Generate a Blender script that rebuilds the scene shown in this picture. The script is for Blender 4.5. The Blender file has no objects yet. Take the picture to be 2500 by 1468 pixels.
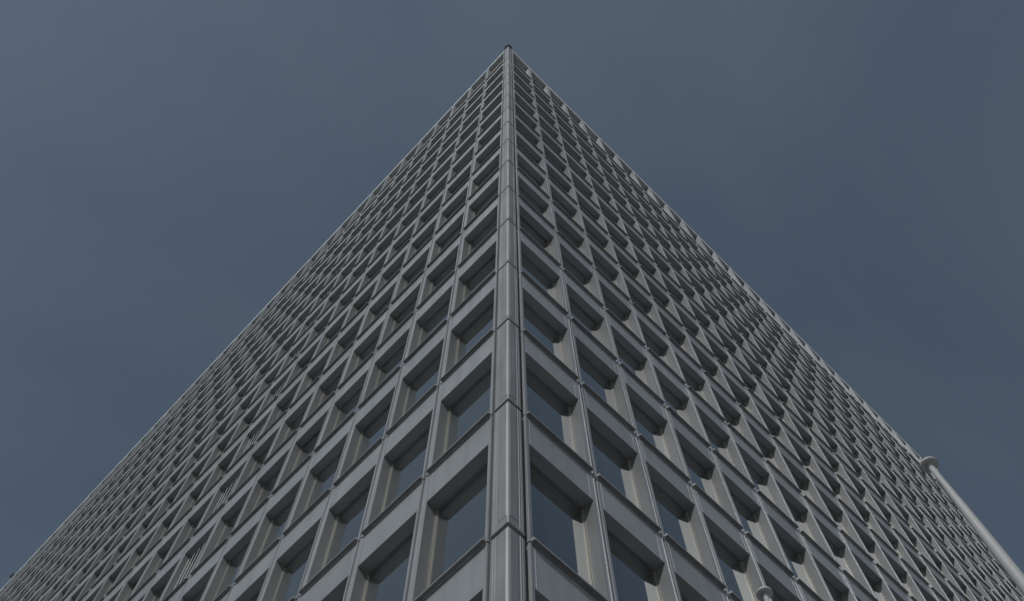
import bpy, math, random
import numpy as np
from mathutils import Matrix, Vector

random.seed(4)
rng = np.random.default_rng(4)
C = bpy.context.scene.collection
SC = bpy.context.scene

# ------------------------------------------------------------------ scale
H = 3.6                       # storey height
W = 0.4211 * H                # facade bay width
EYE = 1.6
Z0 = 3.07849 * H + EYE        # height of the joint called level 0
CL, CR = 0.08911 * H, 0.09038 * H   # corner to the first bay, left and right facade
TOP = 15.6309                 # roof edge, in storeys above level 0
CAM = Vector((-1.256356 * H, -1.299906 * H, EYE))

# ------------------------------------------------------------------ camera
FOCAL, PITCH, YAW, ROLL = 2623.237, 1.205485, 0.828249, 0.024272
fw = Vector((math.cos(PITCH) * math.cos(YAW), math.cos(PITCH) * math.sin(YAW), math.sin(PITCH)))
r0 = Vector((math.sin(YAW), -math.cos(YAW), 0.0))
u0 = r0.cross(fw)
cr_, sr_ = math.cos(ROLL), math.sin(ROLL)
right = cr_ * r0 + sr_ * u0
up = -sr_ * r0 + cr_ * u0
cam_d = bpy.data.cameras.new('camera')
cam = bpy.data.objects.new('camera', cam_d)
C.objects.link(cam)
m = Matrix((right, up, -fw)).transposed().to_4x4()
m.translation = CAM
cam.matrix_world = m
cam_d.sensor_fit = 'HORIZONTAL'
cam_d.sensor_width = 36.0
cam_d.lens = 36.0 * FOCAL / 2500.0
cam_d.shift_x = 33.36 / 2500.0
cam_d.shift_y = 103.89 / 2500.0
cam_d.clip_start = 0.1
cam_d.clip_end = 12000.0
SC.camera = cam

# ------------------------------------------------------------------ light
SUN = Vector((-2.6, -1.17, 2.28)).normalized()
SUN_EL = math.asin(SUN.z)
SUN_ROT = math.atan2(SUN.x, SUN.y)
world = bpy.data.worlds.new('World')
SC.world = world
world.use_nodes = True
wt = world.node_tree
for n in list(wt.nodes):
    wt.nodes.remove(n)


def node(t, kind, **kw):
    n = t.nodes.new(kind)
    for k, v in kw.items():
        if k == 'inp':
            for kk, vv in v.items():
                n.inputs[kk].default_value = vv
        else:
            setattr(n, k, v)
    return n


sky = node(wt, 'ShaderNodeTexSky', sky_type='NISHITA', sun_disc=False, sun_elevation=SUN_EL,
           sun_rotation=SUN_ROT, air_density=1.0, dust_density=1.2, ozone_density=1.0)
hsv = node(wt, 'ShaderNodeHueSaturation', inp={'Saturation': 0.66, 'Value': 1.0})
tc = node(wt, 'ShaderNodeTexCoord')
mp = node(wt, 'ShaderNodeMapping')
mp.inputs['Rotation'].default_value = (16.58, 9.44, 22.6)
mp.inputs['Location'].default_value = (74.8, 39.6, -57.2)
mp.inputs['Scale'].default_value = (1.3, 3.2, 1.5)
ns = node(wt, 'ShaderNodeTexNoise', inp={'Scale': 0.9, 'Detail': 6.0, 'Roughness': 0.5, 'Distortion': 0.6})
rp = node(wt, 'ShaderNodeValToRGB')
rp.color_ramp.elements[0].position = 0.45
rp.color_ramp.elements[0].color = (0, 0, 0, 1)
rp.color_ramp.elements[1].position = 0.85
rp.color_ramp.elements[1].color = (0.26, 0.26, 0.26, 1)
mixc = node(wt, 'ShaderNodeMixRGB', blend_type='MIX')
mixc.inputs['Color2'].default_value = (3.2, 3.75, 4.5, 1)
bg = node(wt, 'ShaderNodeBackground', inp={'Strength': 0.0565})
wo = node(wt, 'ShaderNodeOutputWorld')
L = wt.links.new
L(sky.outputs[0], hsv.inputs['Color'])
L(tc.outputs['Generated'], mp.inputs['Vector'])
L(mp.outputs[0], ns.inputs['Vector'])
L(ns.outputs['Fac'], rp.inputs['Fac'])
L(rp.outputs['Color'], mixc.inputs['Fac'])
tint = node(wt, 'ShaderNodeMixRGB', blend_type='MULTIPLY', inp={'Fac': 1.0})
tint.inputs['Color2'].default_value = (0.95, 1.06, 1.06, 1)
L(hsv.outputs[0], tint.inputs['Color1'])
L(tint.outputs[0], mixc.inputs['Color1'])
L(mixc.outputs[0], bg.inputs['Color'])
L(bg.outputs[0], wo.inputs['Surface'])

sun_d = bpy.data.lights.new('sun', 'SUN')
sun_d.energy = 2.9
sun_d.angle = math.radians(0.5)
sun_d.color = (1.0, 0.985, 0.965)
sun = bpy.data.objects.new('sun', sun_d)
sun.rotation_euler = SUN.to_track_quat('Z', 'Y').to_euler()
sun.location = (-30, -20, 80)
C.objects.link(sun)

vs = SC.view_settings
vs.view_transform = 'Standard'
vs.look = 'None'
vs.exposure = 0.0
vs.gamma = 1.0
vs.use_curve_mapping = False
SC.cycles.blur_glossy = 0.45


# ------------------------------------------------------------------ materials
def new_mat(name):
    mt = bpy.data.materials.new(name)
    mt.use_nodes = True
    t = mt.node_tree
    return mt, t, t.nodes['Principled BSDF']


def metal_mat(name, col, rough=0.42, metallic=0.35, var=0.10, streak=0.16, stain=None, stain_amt=0.0, bump=0.02):
    """Weathered painted metal: panel to panel variation, vertical rain streaks, fine grain."""
    mt, t, b = new_mat(name)
    l = t.links.new
    geo = node(t, 'ShaderNodeNewGeometry')
    m1 = node(t, 'ShaderNodeMapping')
    m1.inputs['Scale'].default_value = (3.0, 3.0, 0.3)
    n1 = node(t, 'ShaderNodeTexNoise', inp={'Scale': 1.6, 'Detail': 3.0, 'Roughness': 0.5})
    n2 = node(t, 'ShaderNodeTexNoise', inp={'Scale': 0.9, 'Detail': 3.0, 'Roughness': 0.5})
    n3 = node(t, 'ShaderNodeTexNoise', inp={'Scale': 60.0, 'Detail': 2.0})
    l(geo.outputs['Position'], m1.inputs['Vector'])
    l(m1.outputs[0], n1.inputs['Vector'])
    l(geo.outputs['Position'], n2.inputs['Vector'])
    l(geo.outputs['Position'], n3.inputs['Vector'])
    r1 = node(t, 'ShaderNodeMapRange', inp={'From Min': 0.3, 'From Max': 0.7, 'To Min': 1.0 - streak, 'To Max': 1.0 + streak})
    r2 = node(t, 'ShaderNodeMapRange', inp={'From Min': 0.3, 'From Max': 0.7, 'To Min': 1.0 - var, 'To Max': 1.0 + var})
    l(n1.outputs['Fac'], r1.inputs['Value'])
    l(n2.outputs['Fac'], r2.inputs['Value'])
    mu = node(t, 'ShaderNodeMath', operation='MULTIPLY')
    l(r1.outputs[0], mu.inputs[0])
    l(r2.outputs[0], mu.inputs[1])
    oi = node(t, 'ShaderNodeObjectInfo')
    r4 = node(t, 'ShaderNodeMapRange', inp={'To Min': 0.93, 'To Max': 1.07})
    l(oi.outputs['Random'], r4.inputs['Value'])
    mu2 = node(t, 'ShaderNodeMath', operation='MULTIPLY')
    l(mu.outputs[0], mu2.inputs[0])
    l(r4.outputs[0], mu2.inputs[1])
    vm = node(t, 'ShaderNodeVectorMath', operation='SCALE')
    vm.inputs[0].default_value = col
    l(mu2.outputs[0], vm.inputs['Scale'])
    src = vm.outputs[0]
    if stain:
        m2 = node(t, 'ShaderNodeMapping')
        m2.inputs['Scale'].default_value = (9.0, 9.0, 0.12)
        n4 = node(t, 'ShaderNodeTexNoise', inp={'Scale': 1.5, 'Detail': 3.0, 'Roughness': 0.6})
        l(geo.outputs['Position'], m2.inputs['Vector'])
        l(m2.outputs[0], n4.inputs['Vector'])
        r3 = node(t, 'ShaderNodeMapRange', inp={'From Min': 0.52, 'From Max': 0.72, 'To Min': 0.0, 'To Max': stain_amt})
        l(n4.outputs['Fac'], r3.inputs['Value'])
        mx = node(t, 'ShaderNodeMixRGB')
        mx.inputs['Color2'].default_value = (*stain, 1)
        l(r3.outputs[0], mx.inputs['Fac'])
        l(src, mx.inputs['Color1'])
        src = mx.outputs[0]
    l(src, b.inputs['Base Color'])
    b.inputs['Metallic'].default_value = metallic
    rr = node(t, 'ShaderNodeMapRange', inp={'From Min': 0.3, 'From Max': 0.7, 'To Min': rough - 0.03, 'To Max': rough + 0.05})
    l(n1.outputs['Fac'], rr.inputs['Value'])
    l(rr.outputs[0], b.inputs['Roughness'])
    if bump:
        bp = node(t, 'ShaderNodeBump', inp={'Strength': bump, 'Distance': 0.01})
        l(n3.outputs['Fac'], bp.inputs['Height'])
        l(bp.outputs[0], b.inputs['Normal'])
    return mt


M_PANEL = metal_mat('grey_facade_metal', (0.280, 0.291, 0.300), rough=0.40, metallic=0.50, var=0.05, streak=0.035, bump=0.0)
M_REVEAL_SHADE = metal_mat('shaded_reveal_metal', (0.128, 0.134, 0.136), rough=0.42, metallic=0.15, var=0.05, streak=0.03, bump=0.0)  # darker copy of the facade metal, with the recess shade put into its colour
M_CASING = metal_mat('corner_metal', (0.155, 0.163, 0.168), rough=0.5, metallic=0.2, streak=0.10, stain=(0.145, 0.128, 0.112), stain_amt=0.5)
M_FRAME = metal_mat('window_frame_metal', (0.27, 0.258, 0.235), rough=0.30, metallic=0.3, streak=0.05)
M_COPING = metal_mat('coping_metal', (0.62, 0.67, 0.67), rough=0.35, metallic=0.1)
M_BACK = metal_mat('back_panel', (0.12, 0.14, 0.14), rough=0.5, metallic=0.0)
M_DARK = metal_mat('dark_metal', (0.06, 0.061, 0.064), rough=0.5, metallic=0.0)
M_SHADE_JOINT = metal_mat('shade_and_joint_black', (0.075, 0.075, 0.078), rough=0.6, metallic=0.0)  # dark joint filler, also the painted shade under sills and on frame bars
M_CORE = metal_mat('dark_lining', (0.10, 0.10, 0.105), rough=0.7, metallic=0.0)
M_BAR = metal_mat('bar_metal', (0.36, 0.37, 0.38), rough=0.35, metallic=0.3)
M_POLE = metal_mat('pole_paint', (0.205, 0.208, 0.21), rough=0.62, metallic=0.0, streak=0.05, var=0.05)
M_ROPE = metal_mat('rope', (0.5, 0.5, 0.47), rough=0.8, metallic=0.0)

mt, t, b = new_mat('tinted_glass')
l = t.links.new
b.inputs['Base Color'].default_value = (0.018, 0.022, 0.024, 1)
b.inputs['Roughness'].default_value = 0.3
b.inputs['Specular IOR Level'].default_value = 0.0
gl = node(t, 'ShaderNodeBsdfGlossy', inp={'Roughness': 0.015})
gl.inputs['Color'].default_value = (0.90, 0.915, 0.905, 1)
lw = node(t, 'ShaderNodeLayerWeight', inp={'Blend': 0.5})
pw = node(t, 'ShaderNodeMath', operation='POWER', inp={1: 2.2})
ma = node(t, 'ShaderNodeMath', operation='MULTIPLY_ADD', inp={1: 1.12, 2: 0.04}, use_clamp=True)
ms = node(t, 'ShaderNodeMixShader')
geo = node(t, 'ShaderNodeNewGeometry')
ng = node(t, 'ShaderNodeTexNoise', inp={'Scale': 0.7, 'Detail': 2.0})
l(geo.outputs['Position'], ng.inputs['Vector'])
bp = node(t, 'ShaderNodeBump', inp={'Strength': 0.05, 'Distance': 0.02})
l(ng.outputs['Fac'], bp.inputs['Height'])
l(bp.outputs[0], gl.inputs['Normal'])
l(lw.outputs['Facing'], pw.inputs[0])
l(pw.outputs[0], ma.inputs[0])
l(ma.outputs[0], ms.inputs['Fac'])
l(b.outputs[0], ms.inputs[1])
l(gl.outputs[0], ms.inputs[2])
l(ms.outputs[0], t.nodes['Material Output'].inputs['Surface'])
M_GLASS = mt

mt, t, b = new_mat('paving')
geo = node(t, 'ShaderNodeNewGeometry')
ng = node(t, 'ShaderNodeTexNoise', inp={'Scale': 0.6, 'Detail': 6.0})
t.links.new(geo.outputs['Position'], ng.inputs['Vector'])
cr = node(t, 'ShaderNodeValToRGB')
cr.color_ramp.elements[0].color = (0.40, 0.40, 0.405, 1)
cr.color_ramp.elements[1].color = (0.50, 0.50, 0.505, 1)
t.links.new(ng.outputs['Fac'], cr.inputs['Fac'])
t.links.new(cr.outputs[0], b.inputs['Base Color'])
b.inputs['Roughness'].default_value = 0.85
M_PAVING = mt


# ------------------------------------------------------------------ mesh helpers
class MB:
    """Collects polygons in facade space: u along the wall, z up, d outwards."""

    def __init__(s):
        s.v, s.f, s.m, s.cur = [], [], [], 0

    def poly(s, pts):
        n = len(s.v)
        s.v += [tuple(p) for p in pts]
        s.f.append(tuple(range(n, n + len(pts))))
        s.m.append(s.cur)

    def box(s, u0, u1, z0, z1, d0, d1, skip=''):
        a = lambda u, z, d: (u, z, d)
        if 'f' not in skip: s.poly([a(u0, z0, d1), a(u1, z0, d1), a(u1, z1, d1), a(u0, z1, d1)])
        if 'b' not in skip: s.poly([a(u1, z0, d0), a(u0, z0, d0), a(u0, z1, d0), a(u1, z1, d0)])
        if 'l' not in skip: s.poly([a(u0, z0, d0), a(u0, z0, d1), a(u0, z1, d1), a(u0, z1, d0)])
        if 'r' not in skip: s.poly([a(u1, z0, d1), a(u1, z0, d0), a(u1, z1, d0), a(u1, z1, d1)])
        if 't' not in skip: s.poly([a(u0, z1, d1), a(u1, z1, d1), a(u1, z1, d0), a(u0, z1, d0)])
        if 'u' not in skip: s.poly([a(u0, z0, d0), a(u1, z0, d0), a(u1, z0, d1), a(u0, z0, d1)])

    def raised(s, u0, u1, z0, z1, d0, d1, bev):
        """A raised field with sloped edges on the face d0."""
        o = [(u0, z0, d0), (u1, z0, d0), (u1, z1, d0), (u0, z1, d0)]
        i = [(u0 + bev, z0 + bev, d1), (u1 - bev, z0 + bev, d1), (u1 - bev, z1 - bev, d1), (u0 + bev, z1 - bev, d1)]
        for k in range(4):
            k2 = (k + 1) % 4
            s.poly([o[k], o[k2], i[k2], i[k]])
        s.poly(i)

    def mesh(s, name, mat, flip=False, width=0.0):
        v, f = s.v, s.f
        if flip:
            v = [(width - u, z, d) for u, z, d in v]
            f = [tuple(reversed(q)) for q in f]
        me = bpy.data.meshes.new(name)
        me.from_pydata([(u, -d, z) for u, z, d in v], [], f)
        for m_ in (mat if isinstance(mat, tuple) else (mat,)):
            me.materials.append(m_)
        me.polygons.foreach_set('material_index', s.m)
        me.update()
        return me


def link(name, me, parent=None, kind=None):
    o = bpy.data.objects.new(name, me)
    C.objects.link(o)
    if parent is not None:
        o.parent = parent
    if kind:
        o['kind'] = kind
    return o


def tag(o, label, cat, group=None):
    o['label'] = label
    o['category'] = cat
    if group:
        o['group'] = group
    return o


def tube(bm_pts, radii, seg=20):
    """Verts and faces of a capped round tube along points."""
    v, f = [], []
    n = len(bm_pts)
    for (x, y, z), r in zip(bm_pts, radii):
        for k in range(seg):
            a = 2 * math.pi * k / seg
            v.append((x + r * math.cos(a), y + r * math.sin(a), z))
    for j in range(n - 1):
        for k in range(seg):
            k2 = (k + 1) % seg
            f.append((j * seg + k, j * seg + k2, (j + 1) * seg + k2, (j + 1) * seg + k))
    f.append(tuple(reversed(range(seg))))
    f.append(tuple(range((n - 1) * seg, n * seg)))
    return v, f


def raw_mesh(name, v, f, mat, smooth=False):
    me = bpy.data.meshes.new(name)
    me.from_pydata(v, [], f)
    me.materials.append(mat)
    if smooth:
        for p in me.polygons:
            p.use_smooth = len(p.vertices) == 4
    me.update()
    return me


# ------------------------------------------------------------------ setting
G = 3000.0
pav = raw_mesh('pavement', [(-G, -G, 0), (G, -G, 0), (G, G, 0), (-G, G, 0)], [(0, 1, 2, 3)], M_PAVING)
link('pavement', pav, kind='structure')

# ------------------------------------------------------------------ the tower
tower = bpy.data.objects.new('office_tower', None)
C.objects.link(tower)
tower.empty_display_size = 2.0
tag(tower, 'tall grey metal clad office tower with rows of recessed windows seen from its corner', 'tower')

NI = 42                      # bays on the left facade
NR = 28                      # bays on the right facade
KLO, KHI = -2, 13            # storeys built
g = 0.022
UO0, UO1 = 0.085, 0.914 * W  # window opening
ZO = 0.739 * H               # soffit
ZT = H - 0.04
DG = -0.212                  # glass
DB = -0.235


def panel_mb():
    q = MB()
    q.box(g, UO0, 0.0, ZT, DB, 0.0, 'r')
    q.box(UO1, W - g, 0.0, ZT, DB, 0.0, 'l')
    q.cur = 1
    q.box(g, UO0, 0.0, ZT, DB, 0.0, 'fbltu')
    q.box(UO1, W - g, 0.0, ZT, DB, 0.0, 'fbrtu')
    q.cur = 0
    q.box(g + 0.002, g + 0.026, 0.002, ZT - 0.002, -0.01, 0.011)
    q.box(W - g - 0.026, W - g - 0.002, 0.002, ZT - 0.002, -0.01, 0.011)
    # spandrel with a shallow pressed field, soffit and top return
    e = 0.0015
    a, c = UO0 + e, UO1 - e
    D0 = -0.004
    q.poly([(a, ZO + 0.04, D0), (c, ZO + 0.04, D0), (c, ZT, D0), (a, ZT, D0)])
    q.poly([(a, ZO + 0.012, 0.006), (c, ZO + 0.012, 0.006), (c, ZO + 0.04, D0), (a, ZO + 0.04, D0)])
    q.poly([(a, ZO, 0.006), (c, ZO, 0.006), (c, ZO + 0.012, 0.006), (a, ZO + 0.012, 0.006)])
    for uu in (a + 0.03, c - 0.04):
        q.box(uu, uu + 0.010, ZO + 0.045, ZT - 0.004, D0 - 0.001, D0 + 0.004, 'b')
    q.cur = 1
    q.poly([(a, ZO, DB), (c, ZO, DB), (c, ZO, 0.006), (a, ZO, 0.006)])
    q.cur = 0
    q.poly([(a, ZT, D0), (c, ZT, D0), (c, ZT, DB), (a, ZT, DB)])
    # inner sill
    q.poly([(a, 0.035, -0.002), (c, 0.035, -0.002), (c, 0.06, DB), (a, 0.06, DB)])
    q.poly([(a, 0.0, -0.002), (c, 0.0, -0.002), (c, 0.035, -0.002), (a, 0.035, -0.002)])
    return q


def sill_mb():
    q = MB()
    a, c = 0.05, 0.935 * W
    p = [(0.0135, -0.016), (0.074, -0.016), (0.077, -0.013), (0.077, 0.003), (0.074, 0.007), (0.0135, 0.014)]
    n = len(p)
    for k in range(n):
        (d0, z0), (d1, z1) = p[k], p[(k + 1) % n]
        q.poly([(a, z0, d0), (c, z0, d0), (c, z1, d1), (a, z1, d1)])
    q.poly([(a, z, d) for d, z in p])
    q.poly([(c, z, d) for d, z in reversed(p)])
    # the small upstands at both ends
    q.box(a - 0.012, a - 0.001, -0.012, 0.04, 0.0135, 0.066)
    q.box(c + 0.001, c + 0.012, -0.012, 0.04, 0.0135, 0.066)
    return q


def shade_joint_mb():
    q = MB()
    q.box(0.052, 0.935 * W - 0.002, -0.019, -0.0165, 0.012, 0.068)  # added dark strip, paints the shade on the sill's underside
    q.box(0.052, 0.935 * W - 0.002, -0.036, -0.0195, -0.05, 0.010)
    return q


def frame_mb(zo=None, z0=0.06):
    zo = ZO if zo is None else zo
    q = MB()
    for off, wd, d1 in ((0.001, 0.009, -0.184), (0.022, 0.009, -0.193)):
        a, c, t_ = UO0 + off, UO1 - off, zo - off
        b_ = z0 + off
        q.box(a, a + wd, b_, t_, DG - 0.003, d1)
        q.box(c - wd, c, b_, t_, DG - 0.003, d1)
        q.cur = 1  # head and bottom bars coloured dark, a shaded version of the uprights
        q.box(a + wd, c - wd, t_ - wd, t_, DG - 0.003, d1 - 0.001)
        q.box(a + wd, c - wd, b_, b_ + wd, DG - 0.003, d1 - 0.001)
        q.cur = 0
    return q


def pane_mb():
    q = MB()
    q.poly([(UO0, 0.0, DG), (UO1, 0.0, DG), (UO1, ZO, DG), (UO0, ZO, DG)])
    return q


def bar_mb():
    q = MB()
    s = 8
    r = 0.011
    pts = [(r * math.cos(2 * math.pi * k / s), r * math.sin(2 * math.pi * k / s)) for k in range(s)]
    for k in range(s):
        (x0, y0), (x1, y1) = pts[k], pts[(k + 1) % s]
        q.poly([(x0, 0.06, y0), (x0, ZO - 0.01, y0), (x1, ZO - 0.01, y1), (x1, 0.06, y1)])
    return q


HP = (TOP - 14.0) * H - 0.004
DT = -0.262                       # depth of the top row's recess     # height of the top row


def parapet_mb():
    q = MB()
    zo = HP - 0.42
    for a, c in ((g, UO0), (UO1, W - g)):
        q.box(a, c, 0.0, HP - 0.02, (DT - 0.02), 0.0)
    q.box(g + 0.002, g + 0.026, 0.002, HP - 0.022, -0.01, 0.011)
    q.box(W - g - 0.026, W - g - 0.002, 0.002, HP - 0.022, -0.01, 0.011)
    e = 0.0015
    a, c = UO0 + e, UO1 - e
    q.box(a, c, zo, HP - 0.02, (DT - 0.02), -0.003)
    q.poly([(a, 0.035, -0.002), (c, 0.035, -0.002), (c, 0.06, (DT - 0.02)), (a, 0.06, (DT - 0.02))])
    q.poly([(a, 0.0, -0.002), (c, 0.0, -0.002), (c, 0.035, -0.002), (a, 0.035, -0.002)])
    return q


def coping_mb():
    q = MB()
    q.box(g + 0.004, W - g - 0.004, HP - 0.36, HP + 0.005, -0.002, 0.022)
    return q


def back_mb():
    q = MB()
    q.poly([(UO0, 0.0, DT), (UO1, 0.0, DT), (UO1, HP - 0.415, DT), (UO0, HP - 0.415, DT)])
    q.box(UO0 + 0.01, UO1 - 0.01, 0.5 * HP, 0.5 * HP + 0.03, DT - 0.002, DT + 0.03)
    return q


SHAPES = {'facade_panel': (panel_mb(), (M_PANEL, M_REVEAL_SHADE)), 'sill': (sill_mb(), M_PANEL), 'window_frame': (frame_mb(), (M_FRAME, M_SHADE_JOINT)),
          'pane': (pane_mb(), M_GLASS), 'sill_shade_joint': (shade_joint_mb(), M_SHADE_JOINT), 'guard_bar': (bar_mb(), M_BAR), 'parapet_panel': (parapet_mb(), M_PANEL),
          'coping': (coping_mb(), M_COPING), 'back_panel': (back_mb(), M_BACK)}
MESH = {}
for nm, (q, mat) in SHAPES.items():
    for side in 'LR':
        MESH[nm, side] = q.mesh(nm, mat, flip=(side == 'L'), width=(0.0 if nm == 'guard_bar' else W))


def place(side, i, z):
    """Location and rotation of a panel: bay i from the corner, bottom at height z."""
    if side == 'R':
        return Vector((CR + i * W, 0, z)), 0.0
    return Vector((0, CL + (i + 1) * W, z)), -math.pi / 2


def to_pixel(P):
    d = P - CAM
    zz = d.dot(fw)
    if zz <= 0.1:
        return None
    return 1216.64 + FOCAL * d.dot(right) / zz, 837.89 - FOCAL * d.dot(up) / zz


def seen(side, i, z0, z1):
    """Area in the photograph's pixels, 0 when outside the frame."""
    px = []
    for du in (0, W):
        for z in (z0, z1):
            P = Vector((CR + i * W + du, 0, z)) if side == 'R' else Vector((0, CL + i * W + du, z))
            p = to_pixel(P)
            if p is None:
                return 0
            px.append(p)
    a, b_, c, d = px[0], px[1], px[3], px[2]
    if max(p[0] for p in px) < 0 or min(p[0] for p in px) > 2500 or max(p[1] for p in px) < 0 or min(p[1] for p in px) > 1468:
        return 0
    pts = [a, b_, c, d]
    s = sum(pts[k][0] * pts[(k + 1) % 4][1] - pts[(k + 1) % 4][0] * pts[k][1] for k in range(4))
    inside = sum(0 <= p[0] <= 2500 and 0 <= p[1] <= 1468 for p in px) / 4
    return abs(s) / 2 * max(inside, 0.15)


cells = []
for side in 'LR':
    for i in range(NI if side == 'L' else NR):
        for k in range(KLO, KHI + 1):
            cells.append((seen(side, i, Z0 + k * H, Z0 + (k + 1) * H), side, i, k))
cells.sort(key=lambda c: -c[0])
own = [c for c in cells if c[0] > 0][:300]
own_set = {c[1:] for c in own}
rest = [c for c in cells if c[1:] not in own_set]


def child(nm, side, parent, jitter=0.0):
    o = bpy.data.objects.new(nm, MESH[nm, side])
    C.objects.link(o)
    o.parent = parent
    if jitter:
        o.rotation_euler = (random.gauss(0, jitter), 0, random.gauss(0, jitter))
    return o


BAR_BAY = 7


def add_bars(side, parent):
    for n_ in range(6):
        o = bpy.data.objects.new('guard_bar', MESH['guard_bar', side])
        C.objects.link(o)
        o.parent = parent
        u = UO1 - 0.035 - n_ * 0.22
        o.location = ((W - u) if side == 'L' else u, 0.155, 0)


for a, side, i, k in own:
    loc, rz = place(side, i, Z0 + k * H)
    o = bpy.data.objects.new('facade_panel', MESH['facade_panel', side])
    C.objects.link(o)
    o.location = loc
    o.rotation_euler = (0, 0, rz)
    o.parent = tower
    child('sill', side, o)
    child('sill_shade_joint', side, o)
    child('window_frame', side, o)
    child('pane', side, o, 0.0018)
    if side == 'L' and i == BAR_BAY:
        add_bars(side, o)

# the panels that show smaller than those, joined
mats = [M_PANEL, M_FRAME, M_GLASS, M_SHADE_JOINT, M_REVEAL_SHADE]
tv, tf, tm = {}, {}, {}
for side in 'LR':
    vv, ff, mm = [], [], []
    names = ['facade_panel', 'sill', 'sill_shade_joint', 'window_frame', 'pane']
    for nm in names:
        me = MESH[nm, side]
        base = len(vv)
        vv += [tuple(v.co) for v in me.vertices]
        ff += [tuple(base + j for j in p.vertices) for p in me.polygons]
        mm += [mats.index(me.materials[p.material_index]) for p in me.polygons]
    tv[side], tf[side], tm[side] = np.array(vv), ff, mm
allv, allf, allm = [], [], []
base = 0
for a, side, i, k in rest:
    loc, rz = place(side, i, Z0 + k * H)
    c_, s_ = math.cos(rz), math.sin(rz)
    V = tv[side]
    X = V[:, 0] * c_ - V[:, 1] * s_ + loc.x
    Y = V[:, 0] * s_ + V[:, 1] * c_ + loc.y
    allv.append(np.stack([X, Y, V[:, 2] + loc.z], 1))
    allf += [tuple(base + j for j in f) for f in tf[side]]
    allm += tm[side]
    base += len(V)
me = bpy.data.meshes.new('facade_panels')
me.from_pydata(np.concatenate(allv).tolist(), [], allf)
for m_ in mats:
    me.materials.append(m_)
me.polygons.foreach_set('material_index', allm)
me.update()
link('facade_panels', me, tower, 'stuff')

# the top row: tall openings without a spandrel, closed by a plain back panel
for side in 'LR':
    for i in range(NI if side == 'L' else NR):
        if seen(side, i, Z0 + 14 * H, Z0 + TOP * H) <= 0 and i > 40:
            continue
        loc, rz = place(side, i, Z0 + 14 * H)
        o = bpy.data.objects.new('parapet_panel', MESH['parapet_panel', side])
        C.objects.link(o)
        o.location = loc
        o.rotation_euler = (0, 0, rz)
        o.parent = tower
        child('sill', side, o)
        child('sill_shade_joint', side, o)
        child('coping', side, o)
        child('back_panel', side, o)

# corner casing, one piece a storey
CX, CY = 0.270, 0.295


def casing_piece(h, hem=True):
    v, f = [], []

    def prism(e, z0, z1, rad=0.02):
        prof = [(CX, -e), (CX, 0.24), (0.24, CY), (-e, CY)]
        arc = []
        for j in range(5):
            a = math.pi + j * math.pi / 8
            arc.append((-e + rad + rad * math.cos(a), -e + rad + rad * math.sin(a)))
        prof = [(CX, -e), (CX, 0.24), (0.24, CY), (-e, CY)] + arc
        n = len(prof)
        b0 = len(v)
        v.extend([(x, y, z0) for x, y in prof] + [(x, y, z1) for x, y in prof])
        for j in range(n):
            j2 = (j + 1) % n
            f.append((b0 + j, b0 + j2, b0 + n + j2, b0 + n + j))
        f.append(tuple(b0 + j for j in reversed(range(n))))
        f.append(tuple(b0 + n + j for j in range(n)))

    prism(0.0, 0.04 if hem else 0.02, h - 0.07)
    if hem:
        prism(0.009, 0.016, 0.055, 0.018)

    # raised centre fields and narrow ribs on both faces
    def rf(face, u0_, u1_, z0_, z1_, d1, bev):
        o_ = [(u0_, z0_), (u1_, z0_), (u1_, z1_), (u0_, z1_)]
        i_ = [(u0_ + bev, z0_ + bev), (u1_ - bev, z0_ + bev), (u1_ - bev, z1_ - bev), (u0_ + bev, z1_ - bev)]
        P = (lambda u, z, d: (u, -d, z)) if face == 'R' else (lambda u, z, d: (-d, u, z))
        b0 = len(v)
        v.extend([P(u, z, 0.0005) for u, z in o_] + [P(u, z, d1) for u, z in i_])
        for j in range(4):
            j2 = (j + 1) % 4
            q = (b0 + j, b0 + j2, b0 + 4 + j2, b0 + 4 + j)
            f.append(q if face == 'R' else tuple(reversed(q)))
        q = tuple(b0 + 4 + j for j in range(4))
        f.append(q if face == 'R' else tuple(reversed(q)))

    for face, lim in (('R', CX), ('L', CY)):
        rf(face, 0.018, lim * 0.60, 0.20, h - 0.085, 0.008, 0.014)
        rf(face, lim * 0.70, lim * 0.78, 0.06, h - 0.072, 0.006, 0.005)
        rf(face, lim * 0.84, lim * 0.97, 0.06, h - 0.072, 0.004, 0.004)
    return v, f


cv, cf = casing_piece(H)
casing_me = raw_mesh('corner_casing', cv, cf, M_CASING)
for k in range(KLO, 14):
    o = link('corner_casing', casing_me, tower)
    o.location = (0, 0, Z0 + k * H)
cv, cf = casing_piece(1.735 * H + 0.07)
o = link('corner_casing', raw_mesh('corner_casing', cv, cf, M_CASING), tower)
o.location = (0, 0, Z0 + 14 * H)

# the dark rounded cap over the corner
prof = [(0.24, -0.125), (0.24, 0.25), (-0.125, 0.25)]
for j in range(7):
    a = math.pi + j * math.pi / 12
    prof.append((0.025 + 0.15 * math.cos(a), 0.025 + 0.15 * math.sin(a)))
n = len(prof)
v = [(x, y, 0) for x, y in prof] + [(x, y, 0.07) for x, y in prof]
f = [(j, (j + 1) % n, n + (j + 1) % n, n + j) for j in range(n)] + [tuple(reversed(range(n))), tuple(range(n, 2 * n))]
o = link('corner_cap', raw_mesh('corner_cap', v, f, M_DARK), tower)
o.location = (0, 0, Z0 + 15.737 * H)

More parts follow.
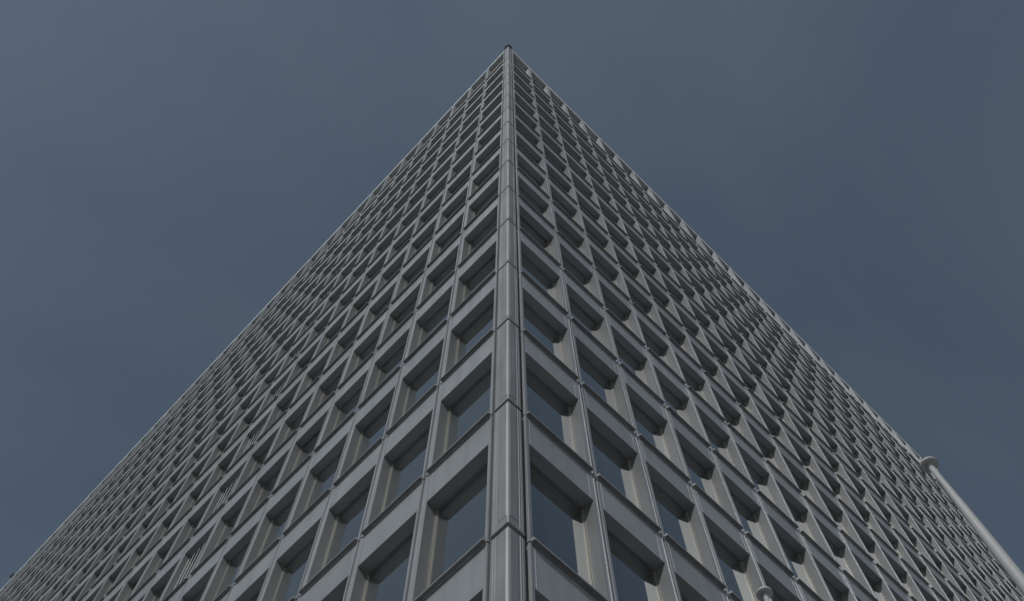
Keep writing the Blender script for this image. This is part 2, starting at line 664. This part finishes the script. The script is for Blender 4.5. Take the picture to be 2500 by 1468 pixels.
# the dark building body behind the cladding
def solid(name, x0, x1, y0, y1, z0, z1, mat, parent):
    v = [(x0, y0, z0), (x1, y0, z0), (x1, y1, z0), (x0, y1, z0), (x0, y0, z1), (x1, y0, z1), (x1, y1, z1), (x0, y1, z1)]
    f = [(3, 2, 1, 0), (4, 5, 6, 7), (0, 1, 5, 4), (1, 2, 6, 5), (2, 3, 7, 6), (3, 0, 4, 7)]
    return link(name, raw_mesh(name, v, f, mat), parent)


solid('inner_wall', 0.25, CR + NR * W - 0.02, 0.25, CL + NI * W - 0.02, 0.0, Z0 + TOP * H - 0.12, M_CORE, tower)

# ------------------------------------------------------------------ small things on the roof edge
def roof_box(side, i, label):
    root = bpy.data.objects.new('roof_floodlight', None)
    C.objects.link(root)
    tag(root, label, 'floodlight', 'dark boxes on the roof edges')
    loc, rz = place(side, i, Z0 + TOP * H)
    root.location = loc
    root.rotation_euler = (0, 0, rz)
    q = MB()
    z0, z1 = -0.02, 0.17
    p = [(0.03, z0 + 0.03), (0.20, z0), (0.215, z0 + 0.02), (0.215, z1 - 0.03), (0.19, z1), (0.03, z1)]
    a, c = -0.17, 0.17
    for k in range(len(p)):
        (d0, y0), (d1, y1) = p[k], p[(k + 1) % len(p)]
        q.poly([(a, y0, d0), (c, y0, d0), (c, y1, d1), (a, y1, d1)])
    q.poly([(a, z, d) for d, z in p])
    q.poly([(c, z, d) for d, z in reversed(p)])
    link('housing', q.mesh('housing', M_DARK), root)
    q = MB()
    q.box(-0.04, 0.04, 0.04, 0.10, -0.3, 0.035)
    link('bracket', q.mesh('bracket', M_DARK), root)


roof_box('R', 27.0, 'small dark box overhanging the roof edge beside the flagpole cap')
roof_box('L', 33.35, 'small dark box overhanging the roof edge of the left facade')

# thin fittings standing along the ledge under the right roof edge
led = bpy.data.objects.new('ledge_fittings', None)
C.objects.link(led)
led.location = (CR + 17.5 * W, 0, Z0 + 14 * H)
tag(led, 'row of thin dark metal fittings along the ledge below the right roof edge', 'metal fittings')
q = MB()
q.box(0.0, 9.6 * W, 0.075, 0.095, 0.045, 0.06)
link('rail', q.mesh('rail', M_DARK), led)


def ring_mb(r, w_, dep):
    q = MB()
    s = 14
    for k in range(s):
        a0, a1 = 2 * math.pi * k / s, 2 * math.pi * (k + 1) / s
        o0, o1 = (r * math.cos(a0), r * math.sin(a0)), (r * math.cos(a1), r * math.sin(a1))
        i0, i1 = tuple(x * (1 - w_ / r) for x in o0), tuple(x * (1 - w_ / r) for x in o1)
        q.poly([(*i0, dep), (*o0, dep), (*o1, dep), (*i1, dep)])
        q.poly([(*i0, 0), (*i1, 0), (*o1, 0), (*o0, 0)])
        q.poly([(*o0, 0), (*o1, 0), (*o1, dep), (*o0, dep)])
        q.poly([(*i1, 0), (*i0, 0), (*i0, dep), (*i1, dep)])
    return q


ring = ring_mb(0.20, 0.05, 0.05).mesh('ring', M_DARK)
q = MB()
q.box(-0.03, 0.03, 0.0, 0.42, 0.0, 0.05)
q.box(-0.03, 0.42, 0.42, 0.48, 0.0, 0.05)
hook = q.mesh('hook', M_DARK)
q = MB()
q.box(-0.45, 0.45, 0.0, 0.06, 0.0, 0.05)
bar_l = q.mesh('strip', M_DARK)
u = 0.4
n_ = 0
while u < 9.4 * W:
    me_, zz = ((ring, 0.32), (hook, 0.10), (bar_l, 0.16), (hook, 0.10), (ring, 0.32), (bar_l, 0.22))[n_ % 6]
    o = link(me_.name.split('.')[0], me_, led)
    o.location = (u, -0.045, zz)
    u += (0.62, 0.7, 1.25, 0.72, 0.66, 1.3)[n_ % 6]
    n_ += 1


# ------------------------------------------------------------------ flagpoles
def flagpole(x, y, h, label):
    root = bpy.data.objects.new('flagpole', None)
    C.objects.link(root)
    root.location = (x, y, 0)
    tag(root, label, 'flagpole', 'flagpoles in front of the right facade')
    v, f = tube([(0, 0, 0), (0, 0, h * 0.6), (0, 0, h - 1.8), (0, 0, h - 0.9), (0, 0, h - 0.3), (0, 0, h - 0.001)],
                [0.085, 0.068, 0.056, 0.046, 0.034, 0.029], 32)
    link('pole', raw_mesh('pole', v, f, M_POLE, True), root)
    v, f = tube([(0, 0, h), (0, 0, h + 0.002), (0, 0, h + 0.036), (0, 0, h + 0.05), (0, 0, h + 0.057)],
                [0.0925, 0.0945, 0.0945, 0.083, 0.05], 40)
    link('cap', raw_mesh('cap', v, f, M_POLE, True), root)
    v, f = tube([(0, 0, h - 0.05), (0, 0, h)], [0.034, 0.04], 24)
    link('collar', raw_mesh('collar', v, f, M_POLE, True), root)
    v, f = [], []
    pv, pf = tube([(0.022, -0.020, h - 0.4), (0.032, -0.029, h - 0.001)], [0.005, 0.005], 6)
    link('halyard', raw_mesh('halyard', pv, pf, M_ROPE), root)
    pv, pf = tube([(0, 0, 0), (0, 0, 0.025)], [0.2, 0.2], 24)
    link('base_plate', raw_mesh('base_plate', pv, pf, M_POLE), root)


def pole_at(px, py, h):
    d = fw + right * (px - 1216.64) / FOCAL - up * (py - 837.89) / FOCAL
    s = (h - EYE) / d.z
    return CAM.x + d.x * s, CAM.y + d.y * s


HP1 = 12.0
x, y = pole_at(2270, 1137, HP1)
flagpole(x, y, HP1, 'pale grey flagpole rising in front of the sky beyond the right roof edge')
x, y = pole_at(1867.5, 1452.5, HP1)
flagpole(x, y, HP1, 'grey flagpole whose round cap alone shows in front of the right facade windows')
